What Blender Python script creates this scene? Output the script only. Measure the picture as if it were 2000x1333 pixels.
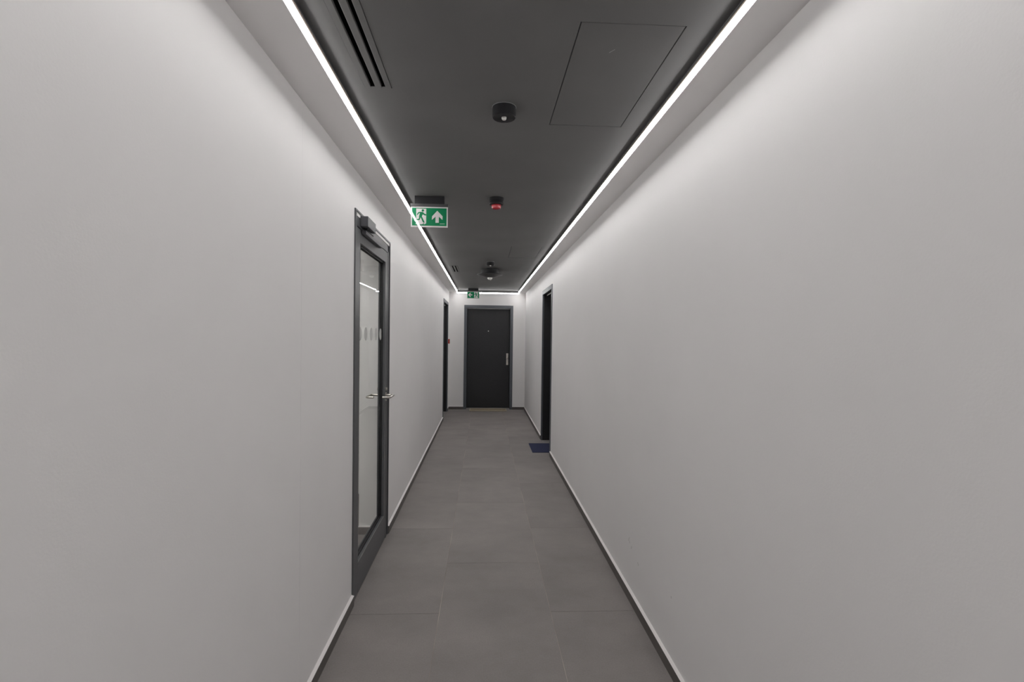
import bpy, bmesh, math, random
from mathutils import Matrix, Vector
random.seed(7)
S = bpy.context.scene
for o in list(bpy.data.objects): bpy.data.objects.remove(o)
COL = S.collection

# ------------------------------------------------------------------ camera, exposure, world
CAM_H = 1.4955
cd = bpy.data.cameras.new('camera')
cd.sensor_fit = 'HORIZONTAL'; cd.sensor_width = 36.0
cd.lens = 981.54 / 2000 * 36.0
cd.shift_x = (1000 - 991.72) / 2000
cd.shift_y = (672.28 - 666.5) / 2000
cd.clip_start = 0.02; cd.clip_end = 100
cam = bpy.data.objects.new('camera', cd); COL.objects.link(cam)
r_ = Vector((0.99877262, -0.04800472, 0.01219847))
u_ = Vector((-0.01150143, 0.01476977, 0.99982477))
f_ = Vector((0.04817648, 0.9987379, -0.01419952))
m = Matrix.Identity(4)
for i in range(3):
    m[i][0], m[i][1], m[i][2] = r_[i], u_[i], -f_[i]
m[2][3] = CAM_H
cam.matrix_world = m
S.camera = cam
S.view_settings.view_transform = 'Standard'
S.view_settings.look = 'None'
S.view_settings.gamma = 1.0
S.view_settings.use_curve_mapping = False
S.view_settings.exposure = 0.0
w = bpy.data.worlds.new('world'); S.world = w
w.use_nodes = True
w.node_tree.nodes['Background'].inputs[0].default_value = (0.02, 0.02, 0.02, 1)
w.node_tree.nodes['Background'].inputs[1].default_value = 0.0
LED_STRENGTH = 38.5
LOBBY_STRENGTH = 12.5

# ------------------------------------------------------------------ dimensions (metres)
XL, XR = -0.711, 0.857          # corridor wall faces
YB, YE = -4.0, 10.31            # wall behind the camera, far wall
HS, HD = 2.40, 2.43             # border soffit, dark ceiling panel
XLL, XLR = -0.5451, 0.7068        # centre of the two light lines
LW = 0.0077                     # half width of a light line
YLE = 10.296                    # light line along the far wall
TW = 0.21                       # wall thickness

# ------------------------------------------------------------------ materials
def new_mat(name):
    mt = bpy.data.materials.new(name); mt.use_nodes = True
    nt = mt.node_tree
    return mt, nt, nt.nodes['Principled BSDF']

def simple(name, col, rough=0.5, metal=0.0, var=0.06, scale=6.0, bump=0.0, bscale=300.0, coat=0.0, spec=0.5):
    """colour with a little procedural mottling and optional fine relief"""
    mt, nt, b = new_mat(name)
    N = nt.nodes; L = nt.links
    tc = N.new('ShaderNodeTexCoord')
    nz = N.new('ShaderNodeTexNoise'); nz.inputs['Scale'].default_value = scale; nz.inputs['Detail'].default_value = 4
    L.new(tc.outputs['Object'], nz.inputs['Vector'])
    rp = N.new('ShaderNodeValToRGB')
    rp.color_ramp.elements[0].position = 0.3; rp.color_ramp.elements[1].position = 0.7
    rp.color_ramp.elements[0].color = tuple(c * (1 - var) for c in col) + (1,)
    rp.color_ramp.elements[1].color = tuple(min(1, c * (1 + var)) for c in col) + (1,)
    L.new(nz.outputs['Fac'], rp.inputs['Fac']); L.new(rp.outputs['Color'], b.inputs['Base Color'])
    b.inputs['Roughness'].default_value = rough; b.inputs['Metallic'].default_value = metal
    b.inputs['Specular IOR Level'].default_value = spec
    if coat: b.inputs['Coat Weight'].default_value = coat; b.inputs['Coat Roughness'].default_value = 0.01
    if bump:
        n2 = N.new('ShaderNodeTexNoise'); n2.inputs['Scale'].default_value = bscale; n2.inputs['Detail'].default_value = 2
        L.new(tc.outputs['Object'], n2.inputs['Vector'])
        bp = N.new('ShaderNodeBump'); bp.inputs['Strength'].default_value = bump; bp.inputs['Distance'].default_value = 0.002
        L.new(n2.outputs['Fac'], bp.inputs['Height']); L.new(bp.outputs['Normal'], b.inputs['Normal'])
    return mt

def emit(name, col, s):
    mt, nt, b = new_mat(name)
    b.inputs['Base Color'].default_value = col + (1,)
    b.inputs['Emission Color'].default_value = col + (1,)
    b.inputs['Emission Strength'].default_value = s
    return mt

M = {}
M['wall'] = simple('wall_paint', (0.885, 0.872, 0.868), 0.75, var=0.015, scale=1.5, bump=0.10, bscale=170, spec=0.3)
M['white'] = simple('white_filler', (0.88, 0.85, 0.84), 0.6, var=0.01)
M['soffit'] = simple('soffit_paint', (0.90, 0.882, 0.88), 0.8, var=0.01, scale=1.2, bump=0.06, bscale=170, spec=0.3)
M['ceiling'] = simple('ceiling_paint', (0.178, 0.176, 0.175), 0.75, var=0.06, scale=2.0, bump=0.12, bscale=260, spec=0.25)
M['black'] = simple('void_black', (0.004, 0.004, 0.004), 0.9, spec=0.1)
M['baseboard'] = simple('baseboard_tile', (0.125, 0.113, 0.106), 0.5, var=0.12, scale=9)
M['grout'] = simple('grout', (0.37, 0.315, 0.28), 0.9, var=0.5, scale=2.5)
M['joint'] = simple('joint_bed', (0.10, 0.09, 0.085), 0.95, var=0.1)
M['frame'] = simple('anthracite_paint', (0.094, 0.096, 0.102), 0.38, var=0.03, scale=30, bump=0.05, bscale=500)
M['leaf'] = simple('dark_door_leaf', (0.020, 0.0205, 0.023), 0.42, var=0.25, scale=90, bump=0.10, bscale=420)
M['jambdark'] = simple('dark_steel_frame', (0.105, 0.115, 0.130), 0.4, var=0.04, scale=40)
M['revealdark'] = simple('black_steel_reveal', (0.018, 0.019, 0.020), 0.45, var=0.2, scale=90)
M['sill'] = simple('sill_stone', (0.30, 0.285, 0.275), 0.6, var=0.1)
M['flange'] = simple('dark_flange_paint', (0.032, 0.026, 0.023), 0.9, spec=0.0)
M['gasket'] = simple('black_rubber', (0.008, 0.008, 0.009), 0.6)
M['headstrip'] = simple('pale_strip', (0.70, 0.70, 0.70), 0.5)
M['steel'] = simple('brushed_steel', (0.62, 0.59, 0.55), 0.28, metal=1.0, var=0.05, scale=60)
M['alu'] = simple('aluminium', (0.55, 0.55, 0.55), 0.4, metal=1.0)
M['plastic'] = simple('dark_plastic', (0.017, 0.017, 0.019), 0.58, var=0.1, spec=0.3)
M['plastic2'] = simple('charcoal_plastic', (0.062, 0.062, 0.064), 0.36, var=0.08)
M['signwhite'] = simple('sign_white', (0.80, 0.78, 0.78), 0.45, var=0.01, coat=0.75, spec=0.2)
M['signgreen'] = simple('sign_green', (0.0, 0.225, 0.085), 0.45, var=0.03, coat=0.75, spec=0.2)
M['redlens'] = simple('red_lens', (0.55, 0.035, 0.05), 0.18, var=0.1, coat=0.6)
M['red'] = simple('red_plastic', (0.42, 0.05, 0.035), 0.4)
M['lens'] = simple('milky_lens', (0.78, 0.78, 0.74), 0.2, coat=0.5)
M['closer'] = simple('closer_metal', (0.085, 0.085, 0.095), 0.40, var=0.05, spec=0.5)
M['bluemat'] = simple('blue_carpet', (0.050, 0.056, 0.105), 0.95, var=0.35, scale=160, bump=0.6, bscale=300, spec=0.1)
M['coir'] = simple('coir_fibre', (0.33, 0.28, 0.20), 0.95, var=0.45, scale=120, bump=0.7, bscale=260, spec=0.1)
M['coiredge'] = simple('coir_rim', (0.55, 0.50, 0.40), 0.9, var=0.2, scale=120, spec=0.1)
M['scuff'] = simple('scuff_grey', (0.30, 0.27, 0.26), 0.9)
M['scratch'] = simple('pale_scratch', (0.40, 0.40, 0.38), 0.8)
M['led'] = emit('led_diffuser', (1.0, 0.985, 0.975), LED_STRENGTH)
M['addedlamp'] = emit('added_lamp_diffuser', (1.0, 0.985, 0.96), LOBBY_STRENGTH)

def tile_material():
    mt, nt, b = new_mat('floor_tile_stone')
    N = nt.nodes; L = nt.links
    geo = N.new('ShaderNodeNewGeometry'); oi = N.new('ShaderNodeObjectInfo')
    off = N.new('ShaderNodeVectorMath'); off.operation = 'MULTIPLY_ADD'
    comb = N.new('ShaderNodeCombineXYZ')
    for k in range(3): L.new(oi.outputs['Random'], comb.inputs[k])
    off.inputs[1].default_value = (40, 40, 40)
    L.new(comb.outputs[0], off.inputs[0]); L.new(geo.outputs['Position'], off.inputs[2])
    st = N.new('ShaderNodeMapping'); st.inputs['Scale'].default_value = (1.0, 1.25, 1.0)
    L.new(off.outputs[0], st.inputs['Vector'])
    n1 = N.new('ShaderNodeTexNoise'); n1.inputs['Scale'].default_value = 1.9; n1.inputs['Detail'].default_value = 5; n1.inputs['Roughness'].default_value = 0.62
    L.new(st.outputs[0], n1.inputs['Vector'])
    n2 = N.new('ShaderNodeTexNoise'); n2.inputs['Scale'].default_value = 140; n2.inputs['Detail'].default_value = 3
    L.new(geo.outputs['Position'], n2.inputs['Vector'])
    rp = N.new('ShaderNodeValToRGB')
    rp.color_ramp.elements[0].position = 0.30; rp.color_ramp.elements[1].position = 0.72
    rp.color_ramp.elements[0].color = (0.222, 0.204, 0.197, 1)
    rp.color_ramp.elements[1].color = (0.302, 0.276, 0.265, 1)
    L.new(n1.outputs['Fac'], rp.inputs['Fac'])
    mx = N.new('ShaderNodeMix'); mx.data_type = 'RGBA'; mx.blend_type = 'OVERLAY'; mx.inputs[0].default_value = 0.16
    L.new(rp.outputs['Color'], mx.inputs[6]); L.new(n2.outputs['Fac'], mx.inputs[7])
    L.new(mx.outputs[2], b.inputs['Base Color'])
    b.inputs['Roughness'].default_value = 0.62
    b.inputs['Specular IOR Level'].default_value = 0.35
    bp = N.new('ShaderNodeBump'); bp.inputs['Strength'].default_value = 0.08; bp.inputs['Distance'].default_value = 0.001
    L.new(n2.outputs['Fac'], bp.inputs['Height']); L.new(bp.outputs['Normal'], b.inputs['Normal'])
    return mt
M['tile'] = tile_material()

def glass_material(name, tint, extra=0.0):
    mt = bpy.data.materials.new(name); mt.use_nodes = True
    nt = mt.node_tree; N = nt.nodes; L = nt.links
    N.remove(N['Principled BSDF'])
    tr = N.new('ShaderNodeBsdfTransparent'); tr.inputs[0].default_value = tint + (1,)
    gl = N.new('ShaderNodeBsdfGlossy'); gl.inputs['Roughness'].default_value = 0.0
    fr = N.new('ShaderNodeFresnel'); fr.inputs['IOR'].default_value = 1.5
    mx = N.new('ShaderNodeMixShader')
    ge = N.new('ShaderNodeNewGeometry'); iv = N.new('ShaderNodeMath'); iv.operation = 'SUBTRACT'; iv.inputs[0].default_value = 1.0
    L.new(ge.outputs['Backfacing'], iv.inputs[1])          # the pane reflects off its front face; the back face only transmits
    mu = N.new('ShaderNodeMath'); mu.operation = 'MULTIPLY'
    L.new(fr.outputs[0], mu.inputs[0]); L.new(iv.outputs[0], mu.inputs[1])
    L.new(mu.outputs[0], mx.inputs[0]); L.new(tr.outputs[0], mx.inputs[1]); L.new(gl.outputs[0], mx.inputs[2])
    L.new(mx.outputs[0], N['Material Output'].inputs['Surface'])
    return mt
M['glass'] = glass_material('clear_glass', (0.965, 0.975, 0.965))
def frosted():
    mt = bpy.data.materials.new('frosted_dot'); mt.use_nodes = True
    nt = mt.node_tree; N = nt.nodes; L = nt.links
    N.remove(N['Principled BSDF'])
    tr = N.new('ShaderNodeBsdfTransparent'); tr.inputs[0].default_value = (0.9, 0.9, 0.9, 1)
    df = N.new('ShaderNodeBsdfDiffuse'); df.inputs[0].default_value = (0.72, 0.72, 0.705, 1)
    nz = N.new('ShaderNodeTexNoise'); nz.inputs['Scale'].default_value = 400
    mr = N.new('ShaderNodeMapRange'); mr.inputs[3].default_value = 0.55; mr.inputs[4].default_value = 0.7
    L.new(nz.outputs['Fac'], mr.inputs[0])
    mx = N.new('ShaderNodeMixShader')
    L.new(mr.outputs[0], mx.inputs[0]); L.new(tr.outputs[0], mx.inputs[1]); L.new(df.outputs[0], mx.inputs[2])
    L.new(mx.outputs[0], N['Material Output'].inputs['Surface'])
    return mt
M['frosted'] = frosted()

# ------------------------------------------------------------------ builders
def tag(o, label=None, cat=None, group=None, kind=None):
    if label: o['label'] = label
    if cat: o['category'] = cat
    if group: o['group'] = group
    if kind: o['kind'] = kind
    return o

class MB:
    def __init__(s): s.bm = bmesh.new()
    def box(s, x0, x1, y0, y1, z0, z1, bevel=0.0, seg=2, rot=None, piv=None):
        x0, x1 = sorted((x0, x1)); y0, y1 = sorted((y0, y1)); z0, z1 = sorted((z0, z1))
        r = bmesh.ops.create_cube(s.bm, size=1.0)
        vs = r['verts']
        bmesh.ops.scale(s.bm, verts=vs, vec=(x1 - x0, y1 - y0, z1 - z0))
        bmesh.ops.translate(s.bm, verts=vs, vec=((x0 + x1) / 2, (y0 + y1) / 2, (z0 + z1) / 2))
        if bevel:
            es = list({e for v in vs for e in v.link_edges})
            b = bmesh.ops.bevel(s.bm, geom=es, offset=bevel, segments=seg, affect='EDGES', profile=0.5)
            vs = list({v for f in b['faces'] for v in f.verts} | {v for v in vs if v.is_valid})
        if rot is not None:
            bmesh.ops.rotate(s.bm, verts=[v for v in vs if v.is_valid], cent=piv, matrix=rot)
        return s
    def prism(s, pts, d0, d1, plane='XZ'):
        """flat outline given thickness; XZ: pts=(x,z), depth along y"""
        def P(p, d): return (p[0], d, p[1]) if plane == 'XZ' else ((d, p[0], p[1]) if plane == 'YZ' else (p[0], p[1], d))
        a = [s.bm.verts.new(P(p, d0)) for p in pts]; b = [s.bm.verts.new(P(p, d1)) for p in pts]
        fs = [s.bm.faces.new(a), s.bm.faces.new(list(reversed(b)))]
        for f in fs: f.normal_update()
        n = len(pts)
        for i in range(n): fs.append(s.bm.faces.new((a[i], b[i], b[(i + 1) % n], a[(i + 1) % n])))
        bmesh.ops.triangulate(s.bm, faces=fs[:2])
        return s
    def lathe(s, prof, cx, cy, seg=48):
        """prof: list of (radius, z)"""
        rings = []
        for rr, z in prof:
            if rr < 1e-6: rings.append([s.bm.verts.new((cx, cy, z))])
            else: rings.append([s.bm.verts.new((cx + rr * math.cos(2 * math.pi * k / seg), cy + rr * math.sin(2 * math.pi * k / seg), z)) for k in range(seg)])
        for A, B in zip(rings, rings[1:]):
            for k in range(seg):
                k2 = (k + 1) % seg
                if len(A) == 1 and len(B) == 1: continue
                if len(A) == 1: s.bm.faces.new((A[0], B[k], B[k2]))
                elif len(B) == 1: s.bm.faces.new((A[k], B[0], A[k2]))
                else: s.bm.faces.new((A[k], B[k], B[k2], A[k2]))
        return s
    def tube(s, pts, rad, seg=16, cap=True):
        pts = [Vector(p) for p in pts]; rings = []
        prev = None
        for i, p in enumerate(pts):
            t = ((pts[min(i + 1, len(pts) - 1)] - pts[max(i - 1, 0)])).normalized()
            if prev is None:
                a = t.orthogonal().normalized()
            else:
                a = (prev - t * prev.dot(t)).normalized()
            prev = a; b = t.cross(a)
            rings.append([s.bm.verts.new(p + rad * (math.cos(2 * math.pi * k / seg) * a + math.sin(2 * math.pi * k / seg) * b)) for k in range(seg)])
        for A, B in zip(rings, rings[1:]):
            for k in range(seg): s.bm.faces.new((A[k], B[k], B[(k + 1) % seg], A[(k + 1) % seg]))
        if cap: s.bm.faces.new(list(reversed(rings[0]))); s.bm.faces.new(rings[-1])
        return s
    def build(s, name, mat, parent=None, smooth=False, at=None):
        bmesh.ops.recalc_face_normals(s.bm, faces=s.bm.faces[:])
        if smooth:
            for f in s.bm.faces: f.smooth = True
            for e in s.bm.edges:
                if len(e.link_faces) == 2 and e.calc_face_angle(0) > 0.6: e.smooth = False
        me = bpy.data.meshes.new(name); 
        if at is not None: bmesh.ops.translate(s.bm, verts=s.bm.verts[:], vec=-Vector(at))
        s.bm.to_mesh(me); s.bm.free()
        me.materials.append(mat)
        o = bpy.data.objects.new(name, me); COL.objects.link(o)
        if at is not None: o.location = at
        if parent is not None: put(o, parent)
        return o

def put(o, parent):
    # things and parts are modelled in world coordinates; undo the parent's own offset
    o.parent = parent
    o.matrix_parent_inverse = Matrix.Translation(Vector(parent.location)).inverted()
def empty(name, loc):
    o = bpy.data.objects.new(name, None); o.location = loc; o.empty_display_size = 0.05
    COL.objects.link(o); return o

def grid_boxes(mb, a0, a1, b0, b1, holes, fn):
    """rectangle a x b cut by rectangular holes, laid as boxes through fn(a0,a1,b0,b1)"""
    A = sorted({a0, a1} | {v for h in holes for v in h[:2] if a0 < v < a1})
    for i in range(len(A) - 1):
        ca = (A[i] + A[i + 1]) / 2
        blk = sorted([(max(b0, h[2]), min(b1, h[3])) for h in holes if h[0] < ca < h[1]])
        cur = b0
        for lo, hi in blk:
            if lo > cur: fn(A[i], A[i + 1], cur, lo)
            cur = max(cur, hi)
        if cur < b1: fn(A[i], A[i + 1], cur, b1)

# ------------------------------------------------------------------ floor and tiles
J1, J2 = -0.2214, 0.382
Y0 = 2.7012
fb = MB(); fb.box(-2.75, 1.12, YB - 0.1, YE + 0.3, -0.12, -0.0045)
floor = fb.build('floor', M['joint']); tag(floor, kind='structure')
G = 0.0011
tile_mesh = {}
def tile(x0, x1, y0, y1):
    k = (round(x1 - x0, 4), round(y1 - y0, 4))
    if k not in tile_mesh:
        b = MB(); b.box(-k[0] / 2 + G, k[0] / 2 - G, -k[1] / 2 + G, k[1] / 2 - G, -0.0090, 0.0, bevel=0.0006, seg=1)
        o = b.build('tile', M['tile'], floor); tile_mesh[k] = o.data
    else:
        o = bpy.data.objects.new('tile', tile_mesh[k]); COL.objects.link(o); put(o, floor)
    o.location = ((x0 + x1) / 2, (y0 + y1) / 2, 0)
for c, (x0, x1) in enumerate(((XL, J1), (J1, J2), (J2, XR))):
    base = Y0 if c != 1 else Y0 + 0.6
    k0 = math.floor((YB - base) / 1.2)
    for k in range(k0, 14):
        a, b_ = max(YB, base + 1.2 * k), min(YE, base + 1.2 * (k + 1))
        if b_ - a > 0.01: tile(x0, x1, a, b_)
for i in range(3):          # lobby behind the glass door
    for k in range(3):
        tile(XL - 0.6 * (i + 1), XL - 0.6 * i, 1.2 + 1.2 * k, min(4.61, 1.2 + 1.2 * (k + 1)))

for xj in (J1, J2):
    b = MB(); b.box(xj - 0.0013, xj + 0.0013, YB, YE, -0.008, -0.0006)
    b.build('grout_line', M['grout'], floor)

# ------------------------------------------------------------------ walls
D1 = (2.787, 3.8105, 2.19)      # glass door: outer frame Y0, Y1, height
D2 = (8.905, 10.03, 2.163)      # plain door on the left wall
D3 = (6.275, 7.305, 2.168)      # plain door on the right wall
D4 = (-0.4007, 0.6012, 2.1365)  # end door X0, X1, height
SK = 0.004                      # plaster skin, split by the hairline joints
def side_wall(name, xf, sgn, holes, grooves):
    b = MB()
    grid_boxes(b, YB, YE, 0, 2.6, holes, lambda a, c, d, e: b.box(xf + sgn * SK, xf + sgn * TW, a, c, d, e))
    grid_boxes(b, YB, YE, 0, 2.6, holes + grooves, lambda a, c, d, e: b.box(xf, xf + sgn * SK, a, c, d, e))
    return tag(b.build(name, M['wall']), kind='structure')
wl = side_wall('wall_left', XL, -1, [(D1[0] + 0.004, D1[1] - 0.004, -1, D1[2] - 0.004), (D2[0] + 0.02, D2[1] - 0.02, -1, D2[2] - 0.02)],
               [(1.9975, 1.9985, -1, 3), (8.087, 8.095, -1, 0.96)])
wr = side_wall('wall_right', XR, 1, [(D3[0] + 0.02, D3[1] - 0.02, -1, D3[2] - 0.02)], [])
b = MB()
grid_boxes(b, XL - TW, XR + TW, 0, 2.6, [(D4[0] + 0.02, D4[1] - 0.02, -1, D4[2] - 0.02)], lambda a, c, d, e: b.box(a, c, YE, YE + 0.25, d, e))
tag(b.build('wall_far', M['wall']), kind='structure')
b = MB(); b.box(XL - TW, XR + TW, YB - 0.1, YB, 0, 2.6)
tag(b.build('wall_near', M['wall']), kind='structure')
# lobby behind the glass door
LX = -2.6
b = MB(); b.box(LX, XL - TW, 4.61, 4.75, 0, 2.6)
tag(b.build('wall_lobby_far', M['wall']), kind='structure')
b = MB(); b.box(LX, XL - TW, 1.6, 1.74, 0, 2.6)
tag(b.build('wall_lobby_near', M['wall']), kind='structure')
b = MB(); b.box(LX - 0.14, LX, 1.6, 4.75, 0, 2.6)
tag(b.build('wall_lobby_side', M['wall']), kind='structure')
b = MB(); b.box(LX, XL - TW, 1.6, 4.75, 2.5, 2.6)
tag(b.build('ceiling_lobby', M['white']), kind='structure')

# small scuffs on the right wall
def wall_mark(y, z, ln, wd, ang):
    b = MB(); b.box(XR - 0.0003, XR + 0.0005, y - ln / 2, y + ln / 2, z - wd / 2, z + wd / 2, rot=Matrix.Rotation(ang, 3, 'X'), piv=(XR, y, z))
    b.build('scuff_mark', M['scuff'], wr)
for a in ((2.865, 0.330, 0.030, 0.0022, 2.1), (2.852, 0.318, 0.016, 0.002, 0.9), (2.815, 0.300, 0.022, 0.002, 2.0), (2.69, 0.262, 0.020, 0.002, 0.6), (2.207, 0.331, 0.010, 0.0025, 1.2)):
    wall_mark(*a)

# ------------------------------------------------------------------ ceiling, border soffits
HATCH = [(0.2765, 0.5965, 1.487, 2.2115), (0.2765, 0.5965, 5.195, 5.920)]
VENTS = [(-0.458, -0.356, 1.305, 1.9315), (-0.458, -0.356, 6.70, 7.327)]
CX0, CX1 = XLL + LW, XLR - LW
b = MB()
holes = [h for h in HATCH + VENTS]
grid_boxes(b, CX0, CX1, YB, YLE + 0.002, holes, lambda a, c, d, e: b.box(a, c, d, e, HD, HD + 0.02))
b.box(CX0 - 0.004, CX0, YB, YLE - 0.004, HS + 0.0134, HD + 0.02)
b.box(CX1, CX1 + 0.004, YB, YLE - 0.004, HS + 0.0134, HD + 0.02)
b.box(CX0 - 0.004, CX1 + 0.004, YLE - 0.013, YLE - 0.0095, HS - 0.0065, HD + 0.02)
b.box(CX0 + 0.02, CX1 - 0.02, YLE - 0.034, YLE - 0.013, HS - 0.0065, HS - 0.0015)  # lip added to hold the end strip's glow off the ceiling
b.box(CX0 - 0.004, CX1 + 0.004, YLE - 0.0095, YLE - 0.004, HS + 0.021, HD + 0.02)
tag(b.build('ceiling', M['ceiling']), kind='structure')
b = MB(); b.box(XL - 0.02, XR + 0.02, YB, YE, 2.52, 2.56)
tag(b.build('ceiling_slab', M['black']), kind='structure')
b = MB(); b.box(XL, XLL - LW, YB, YE, HS, HS + 0.05)
tag(b.build('trim_1', M['soffit']), kind='structure')
b = MB(); b.box(XLR + LW, XR, YB, YE, HS, HS + 0.05)
tag(b.build('trim_2', M['soffit']), kind='structure')

# ------------------------------------------------------------------ light lines
def light_line(x0, x1, y0, y1, label, side=0):
    root = empty('led_strip_light', ((x0 + x1) / 2, (y0 + y1) / 2, HS))
    b = MB(); c = MB()
    if y1 - y0 > 1:                                  # along a side wall: opal strip facing down
        b.box(x0, x1, y0, y1, HS + 0.006, HS + 0.0117)
        c.box(x0 + 0.003, x1 - 0.003, y0, y1, HS + 0.0118, HS + 0.03)
        fl = 0.006 if side < 0 else -0.006               # dark flange on the inner edge
        xe = x1 if side < 0 else x0
        c.box(x0, x1, y1, y1 + 0.003, HS + 0.001, HS + 0.03)   # end cap, added to keep light off the far wall
        c.box(xe - fl * 0.3, xe + fl, y0, y1, HS + 0.0118, HS + 0.0133)
    else:                                            # across the end: opal strip facing down the corridor, in a lipped profile
        b.box(x0, x1, y0, y0 + 0.003, HS - 0.025, HS - 0.0075)
        c.box(x0, x1, y0 + 0.0031, y1, HS - 0.0275, HS + 0.02)
        c.box(x0, x1, y0 + 0.0015, y0 + 0.0031, HS - 0.0275, HS - 0.0252)  # low lip added to shade the far wall from the strip
    b.build('diffuser', M['led'], root)
    c.build('profile', M['flange' if y1 - y0 > 1 else 'soffit'], root)
    return tag(root, label, 'strip light', 'recessed light lines around the dark ceiling')
light_line(XLL - LW, XLL + LW, YB, YLE - 0.062, 'long white light line beside the left wall, passing behind the green exit sign', -1)
light_line(XLR - LW, XLR + LW, YB, YLE - 0.062, 'long white light line beside the right wall, next to the large ceiling hatch', 1)
light_line(XLL - LW, XLR + LW, YLE - 0.0085, YLE + 0.0085, 'short white light line across the far wall above the end door')

root = empty('added_lobby_lamp', (-1.15, 2.3, 2.5))  # unseen lamp, added to light the lobby
b = MB(); b.box(-1.36, -0.94, 1.78, 2.82, 2.475, 2.5, bevel=0.004); b.build('housing', M['white'], root)
b = MB(); b.box(-1.34, -0.96, 1.80, 2.80, 2.470, 2.476); b.build('diffuser', M['addedlamp'], root)
tag(root, 'added unseen rectangular lamp lighting the lobby behind the glass door', 'lamp')

# ------------------------------------------------------------------ baseboards
def baseboard(name, axis, face, sgn, a0, a1):
    """axis 'Y': strip along Y on the wall at x=face, standing sgn into the room"""
    b = MB(); c = MB()
    d, h = 0.0145, 0.056
    if axis == 'Y':
        b.box(face, face + sgn * d, a0, a1, 0, h, bevel=0.001, seg=1)
        pts = [(face, h + 0.006), (face, h - 0.001), (face + sgn * d, h - 0.001), (face + sgn * d, h + 0.0008)]
        c.prism(pts, a0, a1)
    else:
        b.box(a0, a1, face, face + sgn * d, 0, h, bevel=0.001, seg=1)
        pts = [(face, h + 0.006), (face, h - 0.001), (face + sgn * d, h - 0.001), (face + sgn * d, h + 0.0008)]
        c.prism(pts, a0, a1, plane='YZ')
    o = tag(b.build(name, M['baseboard']), kind='structure')
    c.build('caulk_line', M['white'], o)
    return o
baseboard('baseboard_left', 'Y', XL, 1, YB, D1[0])
baseboard('baseboard_left', 'Y', XL, 1, D1[1], D2[0])
baseboard('baseboard_left', 'Y', XL, 1, D2[1], YE)
baseboard('baseboard_right', 'Y', XR, -1, YB, D3[0])
baseboard('baseboard_right', 'Y', XR, -1, D3[1], YE)
baseboard('baseboard_far', 'X', YE, -1, XL + 0.0145, D4[0])
baseboard('baseboard_far', 'X', YE, -1, D4[1], XR - 0.0145)
baseboard('baseboard_lobby', 'X', 4.61, -1, LX, XL - TW)
baseboard('baseboard_lobby', 'X', D1[1] - 0.004, -1, XL - TW, XL - 0.10)

# ------------------------------------------------------------------ glass door (door_1)
def frame_boxes(mb, y0, y1, zt, jw0, jw1, hw, x0, x1, bev=0.0015):
    mb.box(x0, x1, y0, y0 + jw0, 0, zt - hw, bevel=bev); mb.box(x0, x1, y1 - jw1, y1, 0, zt - hw, bevel=bev)
    mb.box(x0, x1, y0, y1, zt - hw, zt, bevel=bev)
d1 = empty('door_1', (XL, (D1[0] + D1[1]) / 2, 0)); tag(d1, kind='structure')
y0, y1, zt = D1
xf = XL + 0.004
b = MB()
frame_boxes(b, y0, y1, zt, 0.012, 0.014, 0.012, XL - 0.03, xf + 0.004)         # outer flange
b.box(XL - 0.052, xf, y0 + 0.012, y0 + 0.044, 0, zt - 0.012, bevel=0.002)       # jambs
b.box(XL - 0.052, xf, y1 - 0.084, y1 - 0.050, 0, zt - 0.034, bevel=0.002)
b.box(XL - 0.052, xf - 0.006, y1 - 0.047, y1 - 0.014, 0, zt - 0.034, bevel=0.002)
b.box(XL - 0.052, xf - 0.012, y1 - 0.050, y1 - 0.047, 0, zt - 0.034)
b.build('door_frame', M['frame'], d1)
b = MB(); b.box(XL - 0.03, xf - 0.001, y0 + 0.012, y1 - 0.020, zt - 0.031, zt - 0.012)
b.build('filler_strip', M['white'], d1)
b = MB(); b.box(XL - 0.052, xf - 0.003, y0 + 0.044, y1 - 0.084, zt - 0.034, zt - 0.031)
b.build('shadow_gap', M['gasket'], d1)
b = MB(); b.box(XL - 0.052, xf, y0 + 0.044, y1 - 0.050, 2.1035, zt - 0.035, bevel=0.002)
b.build('transom', M['frame'], d1)
ly0, ly1, lz0, lz1 = y0 + 0.047, y1 - 0.087, 0.008, 2.098
gy0, gy1, gz0, gz1 = 2.917, 3.656, 0.188, 2.022
xl0, xl1 = XL - 0.048, XL + 0.002
b = MB()
b.box(xl0, xl1, ly0, gy0, lz0, lz1, bevel=0.002); b.box(xl0, xl1, gy1, ly1, lz0, lz1, bevel=0.002)
b.box(xl0, xl1, gy0, gy1, gz1, lz1, bevel=0.0); b.box(xl0, xl1, gy0, gy1, lz0, gz0, bevel=0.0)
leaf1 = b.build('door_leaf', M['frame'], d1)
b = MB()
xg = XL - 0.026
for xa, xb in ((xg + 0.004, xg + 0.012), (xg - 0.012, xg - 0.004)):
    b.box(xa, xb, gy0, gy0 + 0.010, gz0, gz1); b.box(xa, xb, gy1 - 0.010, gy1, gz0, gz1)
    b.box(xa, xb, gy0, gy1, gz1 - 0.010, gz1); b.box(xa, xb, gy0, gy1, gz0, gz0 + 0.010)
b.build('glazing_gasket', M['gasket'], leaf1)
b = MB(); b.box(xl1 - 0.002, xl1 + 0.0012, gy0 - 0.002, gy1 + 0.002, gz0 - 0.004, gz0 - 0.001)  # bright metal strip standing in for the highlight along the rail
b.build('bead_highlight', M['alu'], leaf1)
b = MB(); b.box(xg - 0.004, xg + 0.004, gy0, gy1, gz0, gz1)
b.build('glass_pane', M['glass'], leaf1)
dm = None
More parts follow.
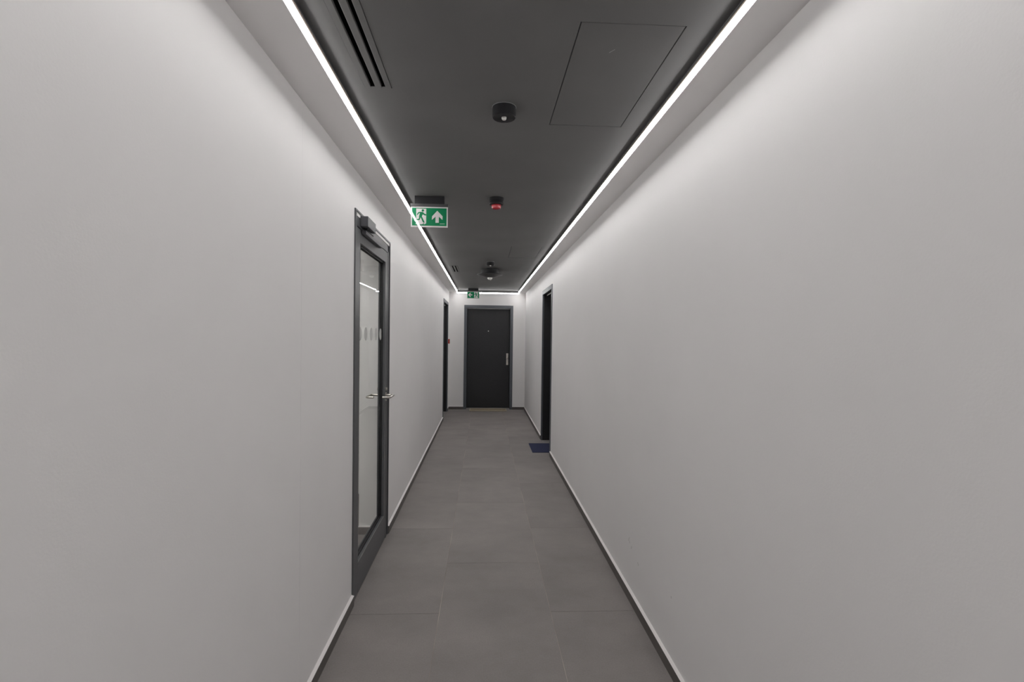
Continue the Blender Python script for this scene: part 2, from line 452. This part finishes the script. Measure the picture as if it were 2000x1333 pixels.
for k in range(5):
    yc = 3.019 + 0.149 * k
    if dm is None:
        b = MB(); n = 40
        b.prism([(0.0415 * math.cos(2 * math.pi * i / n), 0.0415 * math.sin(2 * math.pi * i / n)) for i in range(n)], 0, 0.0005, plane='YZ')
        o = b.build('glass_dot', M['frosted'], leaf1); dm = o.data
    else:
        o = bpy.data.objects.new('glass_dot', dm); COL.objects.link(o); put(o, leaf1)
    o.location = (xg + 0.0042, yc, 1.503)
# handles: lever with returned end on both sides, round roses, cylinder roses
def arc(c, a0, a1, r, n, ux, uy):
    return [tuple(c[i] + r * (math.cos(t) * ux[i] + math.sin(t) * uy[i]) for i in range(3)) for t in [a0 + (a1 - a0) * k / n for k in range(n + 1)]]
def lever(name, xface, sg, zc):
    yn, ye, out, r = 3.700, 3.555, 0.058, 0.0082
    rb = 0.022
    X = lambda v: xface + sg * v
    pts = [(X(0.0), yn, zc), (X(out - rb), yn, zc)]
    pts += [(X(out - rb + rb * math.sin(t)), yn - rb + rb * math.cos(t), zc) for t in [math.pi / 2 * k / 6 for k in range(1, 7)]]
    pts += [(X(out), ye + rb, zc)]
    pts += [(X(out - rb + rb * math.cos(t)), ye + rb - rb * math.sin(t), zc) for t in [math.pi / 2 * k / 6 for k in range(1, 7)]]
    pts += [(X(0.006), ye, zc)]
    b = MB(); b.tube(pts, r, 18)
    h = b.build(name, M['steel'], leaf1, smooth=True)
    for nm, zz, rr in (('rose', zc, 0.019), ('cylinder_rose', zc + 0.045, 0.012), ('fixing_screw', zc - 0.038, 0.006)):
        b = MB(); n = 28
        b.prism([(yn + rr * math.cos(2 * math.pi * i / n), zz + rr * math.sin(2 * math.pi * i / n)) for i in range(n)], X(0), X(0.006 if nm != 'cylinder_rose' else 0.011), plane='YZ')
        b.build(nm, M['steel'], leaf1)
lever('lever_handle', xl1, 1, 1.060)
lever('lever_handle', xl0, -1, 1.060)
# closer
b = MB(); b.box(xf, XL + 0.048, 2.900, 3.106, 2.114, 2.172, bevel=0.003)
cb = b.build('closer_body', M['closer'], d1)
b = MB(); b.box(XL + 0.006, XL + 0.030, 2.935, 3.40, 2.076, 2.098, bevel=0.002)
sr = b.build('slide_rail', M['closer'], leaf1)
b = MB(); b.box(XL + 0.012, XL + 0.030, 2.955, 3.13, 2.100, 2.106, bevel=0.002); b.box(XL + 0.012, XL + 0.034, 2.952, 2.98, 2.106, 2.115, bevel=0.002)
b.build('closer_arm', M['plastic'], d1)
b = MB(); b.box(XL - 0.075, XL - 0.002, y0 + 0.012, y1 - 0.014, -0.001, 0.005, bevel=0.001)
b.build('threshold', M['alu'], d1)

# ------------------------------------------------------------------ plain dark doors
def plain_door(name, P, W, H, fw=0.058, depth=0.11, handle=None, peep=None, sill=0.0003):
    """P(u, w) -> x, y : u along the wall, w into the wall"""
    def bx(mb, u0, u1, w0, w1, z0, z1, bev=0.0):
        a, c = P(u0, w0), P(u1, w1)
        mb.box(a[0], c[0], a[1], c[1], z0, z1, bevel=bev)
    c = P(W / 2, 0)
    d = empty(name, (c[0], c[1], 0)); tag(d, kind='structure')
    b = MB()
    bx(b, 0, fw, -0.008, 0.012, 0, H - fw, 0.002); bx(b, W - fw, W, -0.008, 0.012, 0, H - fw, 0.002)
    bx(b, 0, W, -0.008, 0.012, H - fw, H, 0.002)
    b.build('door_frame', M['jambdark'], d)
    b = MB()
    bx(b, fw - 0.02, fw, 0.012, depth + 0.05, 0, H - fw + 0.02); bx(b, W - fw, W - fw + 0.02, 0.012, depth + 0.05, 0, H - fw + 0.02)
    bx(b, fw, W - fw, 0.012, depth + 0.05, H - fw, H - fw + 0.02)
    b.build('frame_reveal', M['revealdark'], d)
    b = MB(); bx(b, fw, W - fw, 0.050, 0.058, H - fw - 0.016, H - fw)  # thin pale strip under the door head
    b.build('head_strip', M['headstrip'], d)
    b = MB(); bx(b, fw + 0.003, W - fw - 0.003, depth, depth + 0.045, 0.022, H - fw - 0.018)
    lf = b.build('door_leaf', M['leaf'], d)
    b = MB(); bx(b, fw, W - fw, 0.0, depth + 0.05, -0.004, sill)
    b.build('threshold', M['sill'], d)
    if handle:
        u0, u1, z0, z1, uk, zk = handle
        b = MB(); bx(b, u0, u1, depth - 0.008, depth, z0, z1, 0.003)
        hp = b.build('handle_plate', M['steel'], lf)
        b = MB(); a = P(uk, depth)
        b.lathe([(0.0, 0.0), (0.009, 0.0), (0.009, 0.020), (0.018, 0.028), (0.023, 0.040), (0.020, 0.052), (0.010, 0.057), (0.0, 0.058)], 0, 0, 28)
        bmesh.ops.rotate(b.bm, verts=b.bm.verts[:], cent=(0, 0, 0), matrix=Matrix.Rotation(math.pi / 2, 3, 'X'))
        bmesh.ops.translate(b.bm, verts=b.bm.verts[:], vec=(a[0], a[1] - 0.006, zk))
        b.build('door_knob', M['steel'], lf, smooth=True)
    if peep:
        a = P(peep[0], depth)
        b = MB(); b.lathe([(0.0, 0.004), (0.006, 0.005), (0.0115, 0.003), (0.0115, 0.0)], 0, 0, 24)
        bmesh.ops.rotate(b.bm, verts=b.bm.verts[:], cent=(0, 0, 0), matrix=Matrix.Rotation(math.pi / 2, 3, 'X'))
        bmesh.ops.translate(b.bm, verts=b.bm.verts[:], vec=(a[0], a[1], peep[1]))
        b.build('peephole', M['lens'], lf, smooth=True)
    return d
plain_door('door_2', lambda u, w_: (XL - w_, D2[0] + u), D2[1] - D2[0], D2[2], depth=0.12)
plain_door('door_3', lambda u, w_: (XR + w_, D3[0] + u), D3[1] - D3[0], D3[2], depth=0.12)
X4 = D4[0]
plain_door('door_4', lambda u, w_: (X4 + u, YE + w_), D4[1] - D4[0], D4[2], depth=0.11,
           handle=(0.473 - X4, 0.5175 - X4, 0.91, 1.152, 0.492 - X4, 1.050), peep=(0.098 - X4, 1.61), sill=0.016)

# ------------------------------------------------------------------ door mats, call point
root = empty('doormat', (0.80, 6.73, 0))
b = MB(); b.box(0.648, 0.955, 6.457, 7.005, 0.0, 0.007, bevel=0.002)
b.build('mat_pile', M['bluemat'], root)
tag(root, 'flat dark blue doormat half inside the right wall doorway', 'doormat')
root = empty('doormat', (0.1, 10.18, 0))
b = MB(); b.box(-0.267, 0.478, 10.025, 10.33, 0.0, 0.010, bevel=0.002); b.build('mat_backing', M['coir'], root)
b = MB(); b.box(-0.255, 0.466, 10.040, 10.318, 0.010, 0.018, bevel=0.003); b.build('coir_pile', M['coir'], root)
b = MB()
b.box(-0.267, 0.478, 10.025, 10.040, 0.010, 0.019, bevel=0.002); b.box(-0.267, 0.478, 10.318, 10.33, 0.010, 0.019, bevel=0.002)
b.box(-0.267, -0.255, 10.040, 10.318, 0.010, 0.019, bevel=0.002); b.box(0.466, 0.478, 10.040, 10.318, 0.010, 0.019, bevel=0.002)
b.build('mat_border', M['coiredge'], root)
tag(root, 'worn brown coir doormat lying before the dark end door', 'doormat')

root = empty('fire_call_point', (XL, 10.135, 1.39))
b = MB(); b.box(XL, XL + 0.034, 10.09, 10.18, 1.345, 1.437, bevel=0.004); b.build('housing', M['red'], root)
b = MB(); b.box(XL + 0.034, XL + 0.036, 10.112, 10.158, 1.365, 1.415); b.build('press_panel', M['signwhite'], root)
tag(root, 'small red fire alarm call point on the left wall at the far corner', 'call point')

# ------------------------------------------------------------------ hatches and vents in the ceiling
def hatch(x0, x1, y0, y1, label, marks=False):
    root = empty('access_hatch', ((x0 + x1) / 2, (y0 + y1) / 2, HD))
    g = 0.0032
    b = MB(); b.box(x0 + g, x1 - g, y0 + g, y1 - g, HD + 0.0005, HD + 0.014, bevel=0.0008, seg=1)
    p = b.build('hatch_panel', M['ceiling'], root)
    b = MB(); b.box(x0 - 0.01, x1 + 0.01, y0 - 0.01, y1 + 0.01, HD + 0.020, HD + 0.03)  # black sheet over the opening, its colour supplies the dark of the gaps
    b.build('dark_gap_backing', M['black'], root)
    if marks:
        for (x, y, ln, wd, a) in ((0.407, 1.632, 0.024, 0.002, -0.95),):
            b = MB(); b.box(x - ln / 2, x + ln / 2, y - wd / 2, y + wd / 2, HD + 0.0002, HD + 0.0008, rot=Matrix.Rotation(a, 3, 'Z'), piv=(x, y, HD))
            b.build('scratch', M['scratch'], p)
    return tag(root, label, 'hatch', 'flush access hatches in the dark ceiling')
hatch(*HATCH[0], 'large flush hatch in the dark ceiling, nearest the camera, outlined by black gaps', True)
hatch(*HATCH[1], 'faint flush ceiling hatch beyond the red alarm beacon, near the far end')
def vent(x0, x1, y0, y1, label):
    root = empty('ceiling_vent', ((x0 + x1) / 2, (y0 + y1) / 2, HD))
    s1, s2 = (x0 + 0.023, x0 + 0.041), (x0 + 0.064, x0 + 0.079)
    b = MB()
    z0, z1 = HD - 0.0015, HD + 0.010
    for a, c in ((x0 + 0.001, s1[0]), (s1[1], s2[0]), (s2[1], x1 - 0.0025)):
        b.box(a, c, y0 + 0.001, y1 - 0.001, z0, z1, bevel=0.0012, seg=1)
    for a, c in (s1, s2):
        b.box(a, c, y0 + 0.001, y0 + 0.007, z0 + 0.0005, z1); b.box(a, c, y1 - 0.007, y1 - 0.001, z0 + 0.0005, z1)
    b.build('face_plate', M['ceiling'], root)
    for a, c in (s1, s2):
        b = MB()
        b.box(a - 0.002, c + 0.002, y0 + 0.004, y1 - 0.004, HD + 0.045, HD + 0.05)
        b.box(a - 0.002, a, y0 + 0.004, y1 - 0.004, HD + 0.010, HD + 0.045); b.box(c, c + 0.002, y0 + 0.004, y1 - 0.004, HD + 0.010, HD + 0.045)
        b.box(a - 0.002, c + 0.002, y1 - 0.008, y1 - 0.006, HD + 0.0015, HD + 0.045); b.box(a - 0.002, c + 0.002, y0 + 0.006, y0 + 0.008, HD + 0.0015, HD + 0.045)
        b.build('air_slot', M['black'], root)
    b = MB(); b.box(x0 - 0.01, x1 + 0.01, y0 - 0.01, y1 + 0.01, HD + 0.05, HD + 0.06)
    b.build('plenum', M['black'], root)
    return tag(root, label, 'vent', 'two-slot vents in the dark ceiling')
vent(*VENTS[0], 'long two-slot ceiling vent at the top edge, beside the left light line')
vent(*VENTS[1], 'small far two-slot ceiling vent near the end of the left light line')

# ------------------------------------------------------------------ round ceiling devices
def detector(x, y, label):
    root = empty('motion_detector', (x, y, HD))
    R = 0.048
    b = MB(); b.lathe([(0, HD), (R + 0.0012, HD), (R + 0.0012, HD - 0.0022), (R, HD - 0.0025)], x, y); b.build('mounting_ring', M['alu'], root, smooth=True)
    b = MB(); b.lathe([(R, HD - 0.002), (R, HD - 0.041), (R - 0.003, HD - 0.044), (0.022, HD - 0.044), (0.014, HD - 0.041), (0.0, HD - 0.041)], x, y); b.build('body', M['plastic'], root, smooth=True)
    b = MB(); b.lathe([(0.0105, HD - 0.041), (0.010, HD - 0.0465), (0.007, HD - 0.051), (0.0, HD - 0.0525)], x, y, 32); b.build('lens', M['lens'], root, smooth=True)
    return tag(root, label, 'detector', 'round black detectors on the ceiling')
detector(0.073, 2.058, 'black drum-shaped detector with a bright lens, left of the large ceiling hatch')
detector(0.076, 6.305, 'small far black detector just in front of the white-domed ceiling fitting')
x, y = 0.0755, 3.405
root = empty('alarm_beacon', (x, y, HD))
b = MB(); b.lathe([(0, HD), (0.050, HD), (0.050, HD - 0.014), (0.047, HD - 0.017), (0.047, HD - 0.030), (0.049, HD - 0.034), (0.046, HD - 0.044), (0.036, HD - 0.047), (0, HD - 0.047)], x, y); b.build('base', M['plastic'], root, smooth=True)
b = MB(); b.lathe([(0.032, HD - 0.046), (0.033, HD - 0.056), (0.030, HD - 0.068), (0.026, HD - 0.071), (0, HD - 0.072)], x, y); b.build('lens', M['redlens'], root, smooth=True)
tag(root, 'black round alarm beacon with a red lens on the dark ceiling', 'alarm')
x, y = 0.0765, 6.99
root = empty('ceiling_fitting', (x, y, HD))
b = MB(); b.lathe([(0, HD), (0.118, HD), (0.122, HD - 0.004), (0.122, HD - 0.060), (0.118, HD - 0.064)], x, y); b.build('canopy', M['plastic'], root, smooth=True)
b = MB(); b.lathe([(0.115, HD - 0.060), (0.170, HD - 0.070), (0.175, HD - 0.074), (0.173, HD - 0.079), (0.110, HD - 0.098), (0.050, HD - 0.115), (0.034, HD - 0.118), (0, HD - 0.118)], x, y); b.build('cone', M['plastic2'], root, smooth=True)
b = MB(); b.lathe([(0.035, HD - 0.117), (0.034, HD - 0.128), (0.027, HD - 0.140), (0.015, HD - 0.147), (0, HD - 0.149)], x, y, 32); b.build('dome', M['lens'], root, smooth=True)
tag(root, 'dark flared ceiling fitting with a small white dome underneath', 'ceiling fitting')

# ------------------------------------------------------------------ exit signs
MAN = [(398, 832), (430, 765), (460, 742), (540, 735), (600, 745), (650, 800), (699, 815), (699, 858), (645, 850), (592, 818), (562, 885), (602, 970), (652, 1075), (640, 1092), (598, 1082), (550, 975), (518, 915),
       (505, 975), (482, 1005), (400, 1010), (342, 1004), (350, 980), (440, 972), (468, 955), (470, 880), (497, 778), (462, 785), (428, 838)]
FOOT = [(585, 1135), (612, 1112), (642, 1098), (632, 1128), (600, 1150), (575, 1150)]
def exit_sign(cx, y, zt, wp, hp, man_left, arrow, hx, label):
    """panel wp x hp hanging with its top at zt, front face at y"""
    root = empty('exit_sign', (cx, y, HD))
    b = MB(); b.box(cx - hx, cx + hx, y, y + 0.05, zt + 0.018, HD, bevel=0.002); b.build('housing', M['plastic'], root)
    b = MB(); b.box(cx - wp / 2 - 0.002, cx + wp / 2 + 0.002, y - 0.002, y + 0.052, zt, zt + 0.019, bevel=0.002); b.build('rail', M['plastic2'], root)
    x0 = cx - wp / 2; z0 = zt - hp
    b = MB(); b.box(x0, x0 + wp, y + 0.002, y + 0.008, z0, zt, bevel=0.0012)
    pn = b.build('panel', M['signwhite'], root)
    bd = 0.0085
    gx0, gx1, gz0, gz1 = x0 + bd, x0 + wp - bd, z0 + bd * 1.15, zt - bd
    def layer(k): return y + 0.002 - 0.0003 * k
    b = MB(); b.box(gx0, gx1, layer(1), y + 0.003, gz0, gz1); b.build('green_field', M['signgreen'], pn)
    gw, gh = gx1 - gx0, gz1 - gz0
    T = lambda px, pz: (gx0 + px * gw, gz1 - pz * gh)        # 0..1 across, 0..1 down
    if man_left:
        q = lambda p: T((p[0] - 245) / 1115, (p[1] - 600 - 0.02 * (p[0] - 245)) / 580)
        door = [(378, 628), (702, 634), (702, 1110), (655, 1142), (560, 1142), (352, 1135), (378, 1095)]
    else:
        q = lambda p: T(0.905 - (p[0] - 378) / 330 * 0.335, (p[1] - 628) / 525 * 0.985 + 0.01)
        door = [(378, 628), (702, 628), (702, 1140), (378, 1140)]
    b = MB(); b.prism([q(p) for p in door], layer(2), y + 0.003)
    if man_left: b.prism([q(p) for p in [(318, 1008), (350, 962), (395, 960), (395, 1032), (325, 1032)]], layer(2), y + 0.003)
    b.build('doorway_symbol', M['signwhite'], pn)
    b = MB(); b.prism([q(p) for p in MAN], layer(3), y + 0.003); b.prism([q(p) for p in FOOT], layer(3), y + 0.003)
    n = 24
    b.prism([q((592 + 41 * math.cos(2 * math.pi * i / n), 692 + 41 * math.sin(2 * math.pi * i / n))) for i in range(n)], layer(3), y + 0.003)
    b.build('running_figure', M['signgreen'], pn)
    if arrow == 'up':
        ar = [(1058, 698), (1232, 880), (1228, 1002), (1110, 892), (1110, 1092), (1003, 1092), (1003, 892), (886, 998), (892, 880)]
        ar = [q(p) for p in ar]
    else:
        ar = [T((p[0] - 765) / 765, (p[1] - 535) / 385) for p in [(812, 718), (935, 598), (1010, 600), (925, 690), (1090, 690), (1090, 748), (925, 748), (1005, 845), (935, 848)]]
    b = MB(); b.prism(ar, layer(2), y + 0.003); b.build('arrow_symbol', M['signwhite'], pn)
    if man_left:
        b = MB()
        for k in range(6):
            a = 1146 + k * 27
            b.prism([q((a, 1122)), q((a + 20, 1122)), q((a + 20, 1138)), q((a, 1138))], layer(2), y + 0.003)
        b.build('maker_mark', M['signwhite'], pn)
    return tag(root, label, 'exit sign', 'green exit signs hanging from the ceiling')
exit_sign(-0.3715, 3.39, 2.3585, 0.246, 0.1365, True, 'up', 0.0985, 'green exit sign with an upward arrow, crossing the left light line')
exit_sign(-0.2105, 9.80, 2.3690, 0.242, 0.1390, False, 'left', 0.0990, 'small far green exit sign with a left-pointing arrow above the end door')

# ------------------------------------------------------------------ words for the setting
WORDS = {
    'floor': ('floor of large grey-brown stone tiles in three columns', 'floor'),
    'wall_left': ('white painted left corridor wall with the glazed door', 'wall'),
    'wall_right': ('white painted right corridor wall with faint scuffs', 'wall'),
    'wall_far': ('white painted end wall around the dark door', 'wall'),
    'wall_near': ('white wall closing the corridor behind the camera', 'wall'),
    'wall_lobby_far': ('white lobby wall seen through the glass door', 'wall'),
    'wall_lobby_near': ('white lobby wall on the camera side', 'wall'),
    'wall_lobby_side': ('white lobby wall opposite the glass door', 'wall'),
    'ceiling': ('dark grey recessed ceiling panel between the two light lines', 'ceiling'),
    'ceiling_slab': ('black void above the corridor ceiling', 'ceiling'),
    'ceiling_lobby': ('white ceiling of the lobby behind the glass door', 'ceiling'),
    'trim_1': ('pale ceiling border between left wall and left light line', 'ceiling border'),
    'trim_2': ('pale ceiling border between right wall and right light line', 'ceiling border'),
    'baseboard_left': ('dark tile baseboard on the left wall before the glass door', 'baseboard'),
    'baseboard_left.001': ('dark tile baseboard on the left wall beyond the glass door', 'baseboard'),
    'baseboard_left.002': ('short dark baseboard on the left wall at the far corner', 'baseboard'),
    'baseboard_right': ('dark tile baseboard on the right wall before the blue doormat', 'baseboard'),
    'baseboard_right.001': ('dark tile baseboard on the right wall beyond its doorway', 'baseboard'),
    'baseboard_far': ('short dark baseboard left of the end door', 'baseboard'),
    'baseboard_far.001': ('short dark baseboard right of the end door', 'baseboard'),
    'baseboard_lobby': ('dark baseboard on the far lobby wall behind the glass', 'baseboard'),
    'baseboard_lobby.001': ('dark baseboard in the reveal just behind the glass door', 'baseboard'),
    'door_1': ('grey metal framed glass door with lever handle and closer', 'door'),
    'door_2': ('narrow dark doorway on the left wall near the far corner', 'door'),
    'door_3': ('dark recessed doorway on the right wall by the blue doormat', 'door'),
    'door_4': ('dark door with steel handle plate facing down the corridor', 'door'),
}
for n, (l, c) in WORDS.items():
    o = bpy.data.objects.get(n)
    if o is not None: o['label'] = l; o['category'] = c
